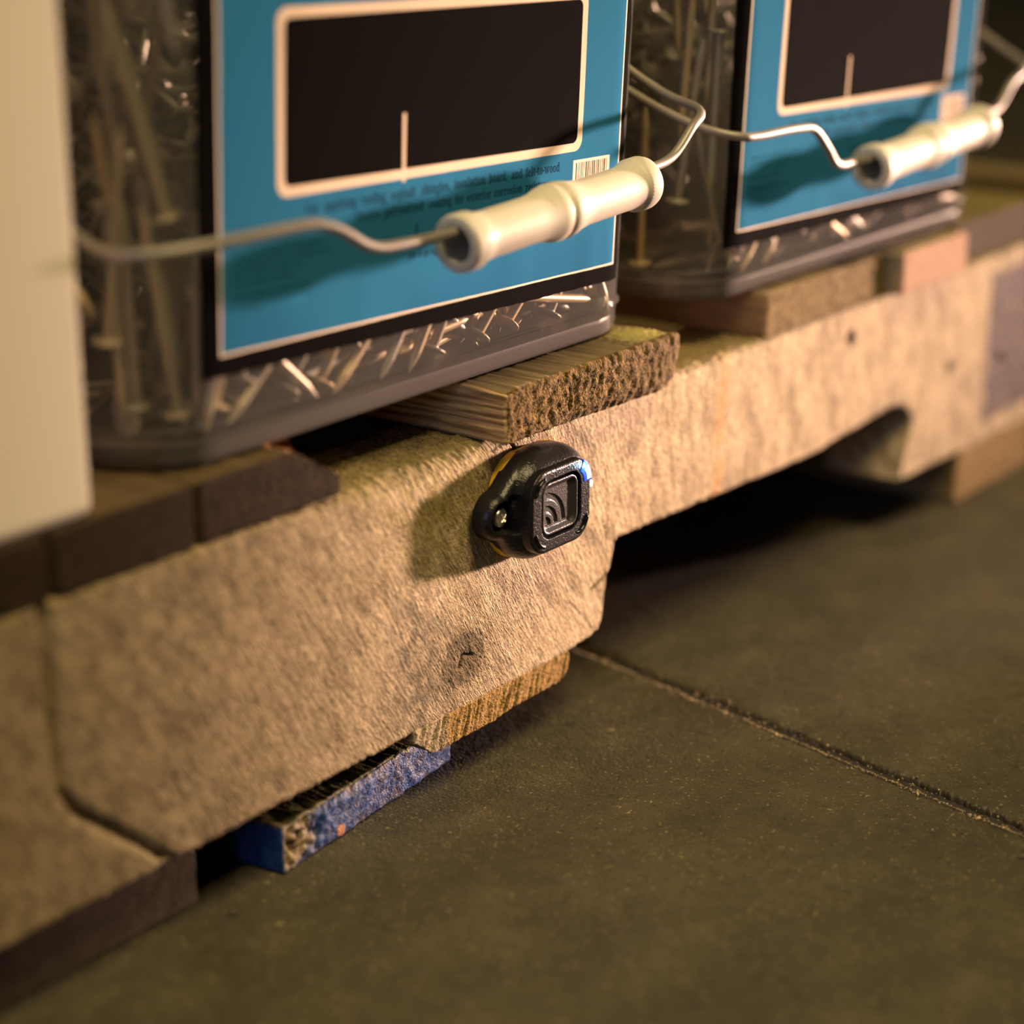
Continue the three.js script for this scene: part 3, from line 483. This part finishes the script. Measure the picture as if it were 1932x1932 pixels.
// nails: each one seen through the wall is a thing of its own, the depth of the pile is one mass
{
  const NL = .060, prof = [[0, -NL], [.0007, -NL + .0025], [.00135, -NL + .006], [.00155, -NL + .008], [.00155, -.0012], [.0019, -.0006], [.0042, -.0003], [.0044, 0], [.0043, .0004], [.0038, .0007], [0, .0008]].map(([r, y]) => new THREE.Vector2(r, y));
  const ngeo = new THREE.LatheGeometry(prof, 12); const nlow = new THREE.LatheGeometry(prof.filter((_, i) => i !== 1 && i !== 5 && i !== 8), 6);
  const nm = ['0', '1', '2'].map((_, i) => new THREE.MeshStandardMaterial({ color: new THREE.Color().setRGB(...[[.36, .31, .23], [.31, .29, .24], [.44, .35, .20]][i]), metalness: .4, roughness: .42 }));
  const proto = nm.map(m => { const o = new THREE.Mesh(ngeo, m); o.castShadow = o.receiveShadow = true; return o; });
  const sd = (a, b, c, d) => { // least distance of two segments in a plane (sampled)
    let best = 1; for (let i = 0; i <= 6; i++) { const px = mix(a[0], b[0], i / 6), py = mix(a[1], b[1], i / 6); for (const [s, e, q, w] of [[c, d, px, py]]) { const t = clamp(((q - s[0]) * (e[0] - s[0]) + (w - s[1]) * (e[1] - s[1])) / ((e[0] - s[0]) ** 2 + (e[1] - s[1]) ** 2)); best = Math.min(best, Math.hypot(q - s[0] - t * (e[0] - s[0]), w - s[1] - t * (e[1] - s[1]))); } } return best;
  };
  function fill(B, seed, label, group, zones, floorN) {
    const rnd = mulberry(seed); let count = 0;
    for (const z of zones) {
      for (let layer = 0; layer < z.layers; layer++) {
        const placed = []; let tries = 0;
        while (placed.length < z.n && tries++ < 20000) {
          const a = z.low && rnd() < .18 ? (rnd() < .5 ? 0 : Math.PI) + (rnd() - .5) * .5 : z.low && rnd() < .7 ? Math.PI / 2 * Math.floor(rnd() * 4) + .35 + .85 * rnd() : rnd() * Math.PI * 2, dx = Math.cos(a), dy = Math.sin(a), hu = mix(z.u0, z.u1, rnd()), hv = z.low ? FLOOR + .0008 + (dy < -.12 ? .0052 : dy < .12 ? .0050 : .0006) + Math.abs(dy) * NL / 2 + .014 * Math.pow(rnd(), 3.5) : mix(z.v0, z.v1, rnd()); // centre
          const H = [hu + dx * NL / 2, hv + dy * NL / 2], T = [hu - dx * NL / 2, hv - dy * NL / 2];
          const m = .0046; if (Math.min(H[0], T[0]) < z.lo - .001 || Math.max(H[0], T[0]) > z.hi + .001 || Math.min(H[1] - m, T[1]) < FLOOR + .0010 || Math.max(H[1], T[1]) > z.top) continue;
          if (placed.some(p => sd(H, T, p[0], p[1]) < .0031 || Math.hypot(H[0] - p[0][0], H[1] - p[0][1]) < .0088)) continue;
          placed.push([H, T]);
          const P = (q, depth) => { const y = q[1], g = DRAFT * y; const o = z.at(q[0], g, depth); return new THREE.Vector3(B[0] + o[0], B[1] + y, B[2] + o[1]); };
          const h = P(H, .0050 + layer * .0050), tp = P(T, .0020 + layer * .0050);
          const o = proto[Math.floor(rnd() * 3)].clone(); o.name = numbered('nail'); o.position.copy(h); o.quaternion.setFromUnitVectors(new THREE.Vector3(0, 1, 0), h.clone().sub(tp).normalize());
          o.userData = { label, category: 'nail', group }; scene.add(o); count++;
        }
      }
    }
    // nails lying on the bucket's floor just behind the front wall, in one level
    for (let lv = 0; lv < 1; lv++) {
      const placed = []; let tries = 0;
      while (floorN && placed.length < floorN && tries++ < 8000) {
        const a = rnd() < .6 ? (rnd() < .5 ? 0 : Math.PI) + (rnd() - .5) * 1.0 : rnd() * Math.PI * 2, dx = Math.cos(a) * NL / 2, dz = Math.sin(a) * NL / 2, cx = (rnd() - .5) * .2, cz = BD - .0190 - .034 * rnd();
        const H = [cx + dx, cz + dz], T = [cx - dx, cz - dz], y = FLOOR + .0047 + lv * .0045, lim = q => Math.abs(q[0]) < BW - .008 && q[1] < BD - .0062 && Math.hypot(Math.max(0, Math.abs(q[0]) - (BW - BR)), Math.max(0, q[1] - (BD - BR))) < BR - .0075;
        if (!lim(H) || !lim(T) || placed.some(p => sd(H, T, p[0], p[1]) < .0034 || Math.hypot(H[0] - p[0][0], H[1] - p[0][1]) < .009)) continue;
        placed.push([H, T]);
        const h = new THREE.Vector3(B[0] + H[0], B[1] + y, B[2] + H[1]), tp = new THREE.Vector3(B[0] + T[0], B[1] + y - .0014, B[2] + T[1]);
        const o = proto[Math.floor(rnd() * 3)].clone(); o.name = numbered('nail'); o.position.copy(h); o.quaternion.setFromUnitVectors(new THREE.Vector3(0, 1, 0), h.clone().sub(tp).normalize()); o.userData = { label, category: 'nail', group }; scene.add(o); count++;
      }
    }
    // the mass behind
    const n = 1700, im = new THREE.InstancedMesh(nlow, nm[1], n), m4 = new THREE.Matrix4(), q = new THREE.Quaternion(), up = new THREE.Vector3(0, 1, 0), d = new THREE.Vector3();
    for (let i = 0; i < n;) {
      d.set(rnd() - .5, (rnd() - .5) * .7, rnd() - .5).normalize(); const c = [(rnd() - .5) * .2, .016 + .19 * rnd(), (rnd() - .5) * .2], a = [c[0] + d.x * NL / 2, c[1] + d.y * NL / 2, c[2] + d.z * NL / 2], e = [c[0] - d.x * NL / 2, c[1] - d.y * NL / 2, c[2] - d.z * NL / 2];
      if ([a, e].some(p => Math.abs(p[0]) > .105 || p[2] < -.105 || p[2] > .084 || p[1] < FLOOR + .020 || p[1] > .22 || Math.abs(p[0]) + Math.abs(p[2]) > .172)) continue;
      q.setFromUnitVectors(up, d); m4.compose(new THREE.Vector3(...a), q, new THREE.Vector3(1, 1, 1)); im.setMatrixAt(i++, m4);
    }
    im.position.set(...B); im.name = numbered('nail_pile'); im.castShadow = im.receiveShadow = true;
    im.userData = { kind: 'stuff', label: label.replace('loose galvanized nail seen', 'heap of galvanized nails filling the middle, seen'), category: 'nails' }; scene.add(im);
    return count;
  }
  const hx = BW - BR, hz = BD - BR, front = { lo: -hx - .004, hi: hx + .008, at: (u, g, d) => [u, BD + g - d] }, k = Math.SQRT1_2;
  const side = { lo: -hz, hi: hz, at: (u, g, d) => [-BW - g + d, u] };
  const corner = { lo: -.012, hi: .012, at: (u, g, d) => [-hx - (BR * .82 + g - d) * k + u * k, hz + (BR * .82 + g - d) * k + u * k] };
  const zones = (a, m) => [
    { ...front, low: 1, layers: m, n: a, u0: -hx, u1: hx, v0: .014, v1: .040, top: .13 },
    { ...corner, layers: m > 3 ? 3 : 2, n: 7, u0: -.009, u1: .009, v0: .03, v1: .19, top: .215 },
    { ...side, layers: m > 3 ? 2 : 1, n: 14, u0: 0, u1: hz, v0: .03, v1: .19, top: .215 },
  ];
  const c1 = fill(B1, 41, 'loose galvanized nail seen through the front bucket\'s clear wall', 'nails inside the front bucket', zones(46, 5), 16);
  const c2 = fill(B2, 42, 'loose galvanized nail seen through the rear bucket\'s clear wall', 'nails inside the rear bucket', zones(26, 3), 16);
  console.log('nails', c1, c2);
}

// ---------------------------------------------------------------- tracker tag screwed to the side board
{
  const CX = -.0060, CY = .0905; // middle of the front plate
  const tag = thing('tracker_tag', 'small black plastic tracker tag with glowing corner light screwed to the pallet', 'tracker tag', null, [CX, CY, .0009]);
  const sdBox = (x, y, hx, hy, r) => { const a = Math.abs(x) - hx + r, b = Math.abs(y) - hy + r; return Math.hypot(Math.max(a, 0), Math.max(b, 0)) + Math.min(Math.max(a, b), 0) - r; };
  const smin = (a, b, k) => { const h = clamp(.5 + .5 * (b - a) / k); return mix(b, a, h) - k * h * (1 - h); };
  const LX = -.0232, LY = .0008, BXo = .0012, BX = .0207, BY = .0178;
  const sdBody = (x, y) => sdBox(x - BXo, y - .0, BX, BY, .0135);
  const sdLug = (x, y) => { const t = clamp((x - LX) / .022), r = mix(.0080, .0160, t), px = mix(LX, LX + .022, t); return Math.hypot(x - px, y - LY) - r; };
  const sdAll = (x, y) => smin(sdBody(x, y), sdLug(x, y), .007);
  const bound = (a, ox, oy, f) => { let lo = 0, hi = .06; for (let i = 0; i < 40; i++) { const m = (lo + hi) / 2; f(ox + m * Math.cos(a), oy + m * Math.sin(a)) < 0 ? lo = m : hi = m; } return lo; };
  const prof = (d, w, p) => { const t = 1 - clamp(d / w); return Math.pow(1 - Math.pow(t, p), 1 / p); };
  const PX = .0163, PY = .0136, PR = .0080, BTX = .0101, BTY = .0091, BTR = .0042, BTO = [-.0002, .0005];
  const plate = (x, y) => -sdBox(x, y, PX, PY, PR);
  const btn = (x, y) => -sdBox(x - BTO[0], y - BTO[1], BTX, BTY, BTR);
  const Z0 = .0022, ZP = .0142;
  const slotCut = (x, y) => sdBox(x + .0190, y - .0008, .0019, .0064, .0006);
  const height = (x, y) => {
    const dB = -sdBody(x, y), dA = -sdAll(x, y);
    const lug = Z0 + .0062 * prof(dA, .0034, 2.3);
    let body = dB > 0 ? Z0 + .0010 + .0098 * prof(dB, .0078, 2.1) : -1;
    let h = Math.max(lug, body); const k = .0012, df = Math.abs(lug - body); if (body > 0 && df < k) h += (k - df) * (k - df) / (4 * k);
    // pocket round the screw, open to the slot beside the body
    const dpk = Math.hypot((x - LX) * .95, y - LY) - .0050, pk = smooth(.0008, -.0006, Math.min(dpk, sdBox(x - LX - .0015, y - LY, .0040, .0045, .001)));
    if (x < -.0125) h = mix(h, .0043, pk);
    h = mix(h, .0034, smooth(.0004, -.0004, slotCut(x, y)));
    // front plate, raised with a rounded lip, groove for the button
    const dp = plate(x, y); if (dp > -.0004) { const top = ZP - .0011 + .0011 * prof(dp + .0004, .0014, 2); h = Math.max(h, top); }
    const db = btn(x, y); h -= .0034 * smooth(-.0010, -.0002, db);
    return h;
  };
  const plasticBlack = new THREE.MeshPhysicalMaterial({ color: new THREE.Color().setRGB(.009, .0085, .010), roughness: .29, bumpMap: speckBump, bumpScale: .00012, specularIntensity: .6 });
  { // housing: a radial height field from an inner point to the outline, down to the seam
    const NA = 900, NT = 170, ox = -.006, oy = .0003, pos = [], idx = [], uv = [];
    for (let i = 0; i < NA; i++) {
      const a = i / NA * Math.PI * 2, R = bound(a, ox, oy, sdAll);
      for (let j = 0; j <= NT + 2; j++) {
        const t = j <= NT ? j / NT : 1, tt = t < .9 ? t : .9 + .1 * (1 - Math.pow(1 - (t - .9) / .1, 1.6)), x = ox + R * tt * Math.cos(a), y = oy + R * tt * Math.sin(a);
        let z = j <= NT ? height(x, y) : (j === NT + 1 ? Z0 - .0008 : Z0 - .0012); let xx = x, yy = y;
        if (j === NT) z = Z0; if (j === NT + 2) { xx = ox + R * .6 * Math.cos(a); yy = oy + R * .6 * Math.sin(a); }
        pos.push(xx, yy, z); uv.push(xx, yy);
        const n = NT + 3, k = (i + 1) % NA; if (j) idx.push(i * n + j - 1, i * n + j, k * n + j, i * n + j - 1, k * n + j, k * n + j - 1);
      }
    }
    part('housing', geom(pos, idx, { uv }), plasticBlack, tag);
  }
  { // yellow rear shell
    const s = new THREE.Shape(), f = (x, y) => sdBody(x + .0010, y - .0002) + .0004; for (let i = 0; i < 160; i++) { const a = i / 160 * Math.PI * 2, R = bound(a, -.002, .0004, f); s[i ? 'lineTo' : 'moveTo'](-.002 + R * Math.cos(a), .0004 + R * Math.sin(a)); } s.closePath();
    part('rear_shell', new THREE.ExtrudeGeometry(s, { depth: .0022, bevelEnabled: true, bevelThickness: .0005, bevelSize: .0005, bevelSegments: 3 }).translate(0, 0, -.0003), new THREE.MeshStandardMaterial({ color: new THREE.Color().setRGB(.80, .45, .012), roughness: .45 }), tag, 'yellow rear shell');
  }
  { // dished button with the radio wave mark sunk into it
    const NA = 420, NT = 120, pos = [], idx = [], uv = [], f = (x, y) => -btn(x, y) + .00025, [ox, oy] = BTO, mx = -.0066, my = -.0052;
    const arcs = (x, y) => { const a = x - mx, b = y - my, r = Math.hypot(a, b); let d = 1; if (a > -.0002 && b > -.0002) { d = Math.min(Math.max(r - .0027, -1), Math.max(Math.abs(r - .0053) - .00105), Math.max(Math.abs(r - .0096) - .00105)); } return Math.max(d, -a - .0002, -b - .0002); };
    for (let i = 0; i < NA; i++) {
      const a = i / NA * Math.PI * 2, R = bound(a, ox, oy, f);
      for (let j = 0; j <= NT + 1; j++) {
        const t = Math.min(1, j / NT), x = ox + R * t * Math.cos(a), y = oy + R * t * Math.sin(a), d = -f(x, y);
        let z = ZP - .0004 - .0004 * (1 - prof(d, .0006, 2)) - .0013 * smooth(.0006, .0024, d); z -= .0005 * smooth(.0002, -.0002, arcs(x, y));
        if (j === NT + 1) z = ZP - .0033; pos.push(x, y, z); uv.push(x, y);
        const n = NT + 2, k = (i + 1) % NA; if (j) idx.push(i * n + j - 1, i * n + j, k * n + j, i * n + j - 1, k * n + j, k * n + j - 1);
      }
    }
    part('button', geom(pos, idx, { uv }), new THREE.MeshPhysicalMaterial({ color: new THREE.Color().setRGB(.030, .027, .030), roughness: .34, bumpMap: speckBump, bumpScale: .00008, specularIntensity: .7 }), tag, 'dished dark grey button with sunken wave symbol');
  }
  { // glossy ribs in three corners
    const gloss = new THREE.MeshPhysicalMaterial({ color: 0x0c0c0d, roughness: .16 });
    for (const [sx, sy] of [[-1, -1], [1, -1], [-1, 1]]) {
      const cx = sx * (PX - PR), cy = sy * (PY - PR), r = PR - .0021, P = []; const a0 = Math.atan2(sy, sx);
      for (let k = -4; k <= 4; k++) { const a = a0 + k * .17; P.push(new THREE.Vector3(cx + r * Math.cos(a), cy + r * Math.sin(a), ZP + .0002 - (Math.abs(k) === 4 ? .0006 : 0))); }
      part('corner_rib', new THREE.TubeGeometry(new THREE.CatmullRomCurve3(P), 24, .00055, 8, false), gloss, tag);
    }
  }
  { // corner light: a clear blue lens let into the plate's corner with a bright core
    const cx = PX - PR, cy = PY - PR, band = (r0, r1, a0, a1, z0, z1, wrap) => { const s = new THREE.Shape(), n = 20; for (let i = 0; i <= n; i++) { const a = mix(a0, a1, i / n); s[i ? 'lineTo' : 'moveTo'](cx + r1 * Math.cos(a), cy + r1 * Math.sin(a)); } for (let i = n; i >= 0; i--) { const a = mix(a0, a1, i / n); s.lineTo(cx + r0 * Math.cos(a), cy + r0 * Math.sin(a)); } s.closePath(); return new THREE.ExtrudeGeometry(s, { depth: z1 - z0, bevelEnabled: true, bevelThickness: .0003, bevelSize: .0003, bevelSegments: 3 }).translate(0, 0, z0); };
    const lens = part('light_lens', band(PR - .0037, PR + .0001, -.02, 1.08, ZP - .0020, ZP - .0001), new THREE.MeshPhysicalMaterial({ color: new THREE.Color().setRGB(.02, .06, .35), roughness: .2, emissive: new THREE.Color().setRGB(.01, .05, .55), emissiveIntensity: .55 }), tag, 'blue light lens in the plate corner');
    part('light_core', band(PR - .0021, PR - .0003, .08, .66, ZP - .0010, ZP + .00015), new THREE.MeshStandardMaterial({ color: 0xdff4ff, roughness: .3, emissive: new THREE.Color().setRGB(.55, .88, 1.0), emissiveIntensity: .9 }), lens, 'white glowing core');
    part('light_core', new THREE.SphereGeometry(1, 16, 12).scale(.0008, .0013, .0008).translate(PX + .0008, .0036, ZP - .0006), new THREE.MeshStandardMaterial({ color: 0xffffff, roughness: .2, emissive: new THREE.Color().setRGB(1.0, .9, .72), emissiveIntensity: 1.1 }), lens, 'pale bright side spot');
    const pl = new THREE.PointLight(new THREE.Color().setRGB(.35, .65, 1.0), .0004, .25, 2); pl.position.set(PX - .003, PY - .003, ZP + .0012); pl.name = 'tag_light'; pl.castShadow = true; pl.shadow.radius = .05; tag.add(pl);
  }
  { // pan head screw with a cross recess, tipped a little
    const NA = 96, NT = 40, R = .0033, pos = [], idx = [];
    for (let i = 0; i < NA; i++) for (let j = 0; j <= NT + 2; j++) {
      const a = i / NA * Math.PI * 2, t = Math.min(1, j / NT), x = R * t * Math.cos(a), y = R * t * Math.sin(a);
      let z = .0006 + .0018 * Math.pow(1 - Math.pow(t, 2.6), 1 / 2.2); const c = Math.cos(.6), s = Math.sin(.6), u = Math.abs(x * c + y * s), v = Math.abs(-x * s + y * c), dd = Math.min(Math.max(v - .00036, u - .0017), Math.max(u - .00036, v - .0017));
      z -= .0011 * smooth(.00012, -.00020, dd) * (1 - .4 * t); if (j === NT + 1) z = 0; if (j === NT + 2) z = -.003;
      const rr = j === NT + 2 ? .4 : 1; pos.push(x * rr, y * rr, z); const n = NT + 3, k = (i + 1) % NA; if (j) idx.push(i * n + j - 1, i * n + j, k * n + j, i * n + j - 1, k * n + j, k * n + j - 1);
    }
    const s = part('screw', geom(pos, idx), new THREE.MeshStandardMaterial({ color: new THREE.Color().setRGB(.72, .70, .66), metalness: .95, roughness: .28 }), tag, 'silver cross-head screw'); s.position.set(LX + .0014, LY - .0006, .0045); s.rotation.set(-.06, .10, 0);
  }
}

// ---------------------------------------------------------------- unseen carton, added to block the work lamp from the pallet's left half
{
  const t = thing('added_shade_carton', 'brown cardboard box added out of view right of the frame to shade the pallet', 'box', null, [.75, 0.0005, .522]);
  const kraft = new THREE.MeshStandardMaterial({ color: 0x9a7448, roughness: .8 });
  part('carton_body', new RoundedBoxGeometry(.30, .42, .34, 4, .004).translate(0, .21, 0), kraft, t);
  for (const s of [-1, 1]) part('top_flap', new RoundedBoxGeometry(.148, .004, .336, 2, .0015).translate(s * .075, .4222, 0), kraft, t);
}

// ---------------------------------------------------------------- lamps (outside the frame)
{
  const spotLamp = (name, label, K, r, sr) => {
    const at = new THREE.Vector3(...K.at), to = new THREE.Vector3(...K.to), dir = to.clone().sub(at).normalize();
    const t = thing(name, label, 'lamp', null, K.at); t.lookAt(to);
    part('lamp_shade', new THREE.LatheGeometry([[r * .4, -.14], [r * .75, -.13], [r * 1.05, -.06], [r * 1.08, .03], [r * 1.04, .03], [r * 1.0, -.06], [r * .7, -.12], [0, -.122]].map(p => new THREE.Vector2(...p)), 40).rotateX(Math.PI / 2), M.black, t);
    part('diffuser', new THREE.CylinderGeometry(r * .95, r * .95, .006, 40).rotateX(Math.PI / 2).translate(0, 0, -.012), new THREE.MeshStandardMaterial({ color: 0xffffff, roughness: .5, emissive: K.color, emissiveIntensity: 3 }), t);
    const l = new THREE.SpotLight(K.color, K.I, 0, THREE.MathUtils.degToRad(K.half), 1, 2); l.position.copy(at).addScaledVector(dir, .045); l.target.position.copy(to); l.castShadow = true; l.shadow.radius = sr; l.shadow.mapSize.set(2048, 2048); l.name = name + '_light'; scene.add(l, l.target);
    return t;
  };
  const wl = spotLamp('work_lamp', 'round warm work lamp low on the right, shining along the pallet face', KEY, .18, 9);
  part('stand', new THREE.CylinderGeometry(.10, .12, .018, 32).translate(0, -.121, -.06), M.black, wl);
  {
    const [x, y, z] = AMBER.at, w = AMBER.size, b = thing('panel_lamp', 'wide amber panel lamp hanging low above the front of the pallet', 'lamp', null, AMBER.at);
    part('housing', new RoundedBoxGeometry(w + .05, .06, w + .05, 3, .01).translate(0, .04, 0), M.wall, b);
    for (const s of [-1, 1]) part('hanging_rod', new THREE.CylinderGeometry(.008, .008, 4.2 - y - .07, 8).translate(s * .4, .07 + (4.2 - y - .07) / 2, 0), M.black, b);
    part('diffuser', new RoundedBoxGeometry(w, .008, w, 2, .002).translate(0, .006, 0), new THREE.MeshStandardMaterial({ color: 0xffffff, roughness: .5, emissive: AMBER.color, emissiveIntensity: 1.5 }), b);
    const r = new THREE.RectAreaLight(AMBER.color, AMBER.L, w, w); r.position.set(x, y - .003, z); r.lookAt(x, 0, z); r.name = 'panel_lamp_light'; scene.add(r);
  }
  FILL_BAYS.forEach(([x, y, z, K, w], i) => {
    const b = thing('bay_light', ['square warm ceiling lamp hanging over the pallet front', 'square warm ceiling lamp hanging behind the pallet on the right'][i], 'lamp', null, [x, y, z]);
    part('housing', new RoundedBoxGeometry(w + .05, .08, w + .05, 3, .01).translate(0, .05, 0), M.wall, b);
    part('hanging_rod', new THREE.CylinderGeometry(.008, .008, 4.2 - y - .09, 8).translate(0, .09 + (4.2 - y - .09) / 2, 0), M.black, b);
    part('diffuser', new RoundedBoxGeometry(w, .008, w, 2, .002).translate(0, .006, 0), new THREE.MeshStandardMaterial({ color: 0xffffff, roughness: .5, emissive: K.color, emissiveIntensity: 1.5 }), b);
    const r = new THREE.RectAreaLight(K.color, K.L, w, w); r.position.set(x, y - .003, z); r.lookAt(x, 0, z); r.name = 'bay_light_source'; scene.add(r);
  });
}

scene.traverse(o => { if (o.isMesh) { o.castShadow = true; o.receiveShadow = true; } });
renderer.render(scene, camera);
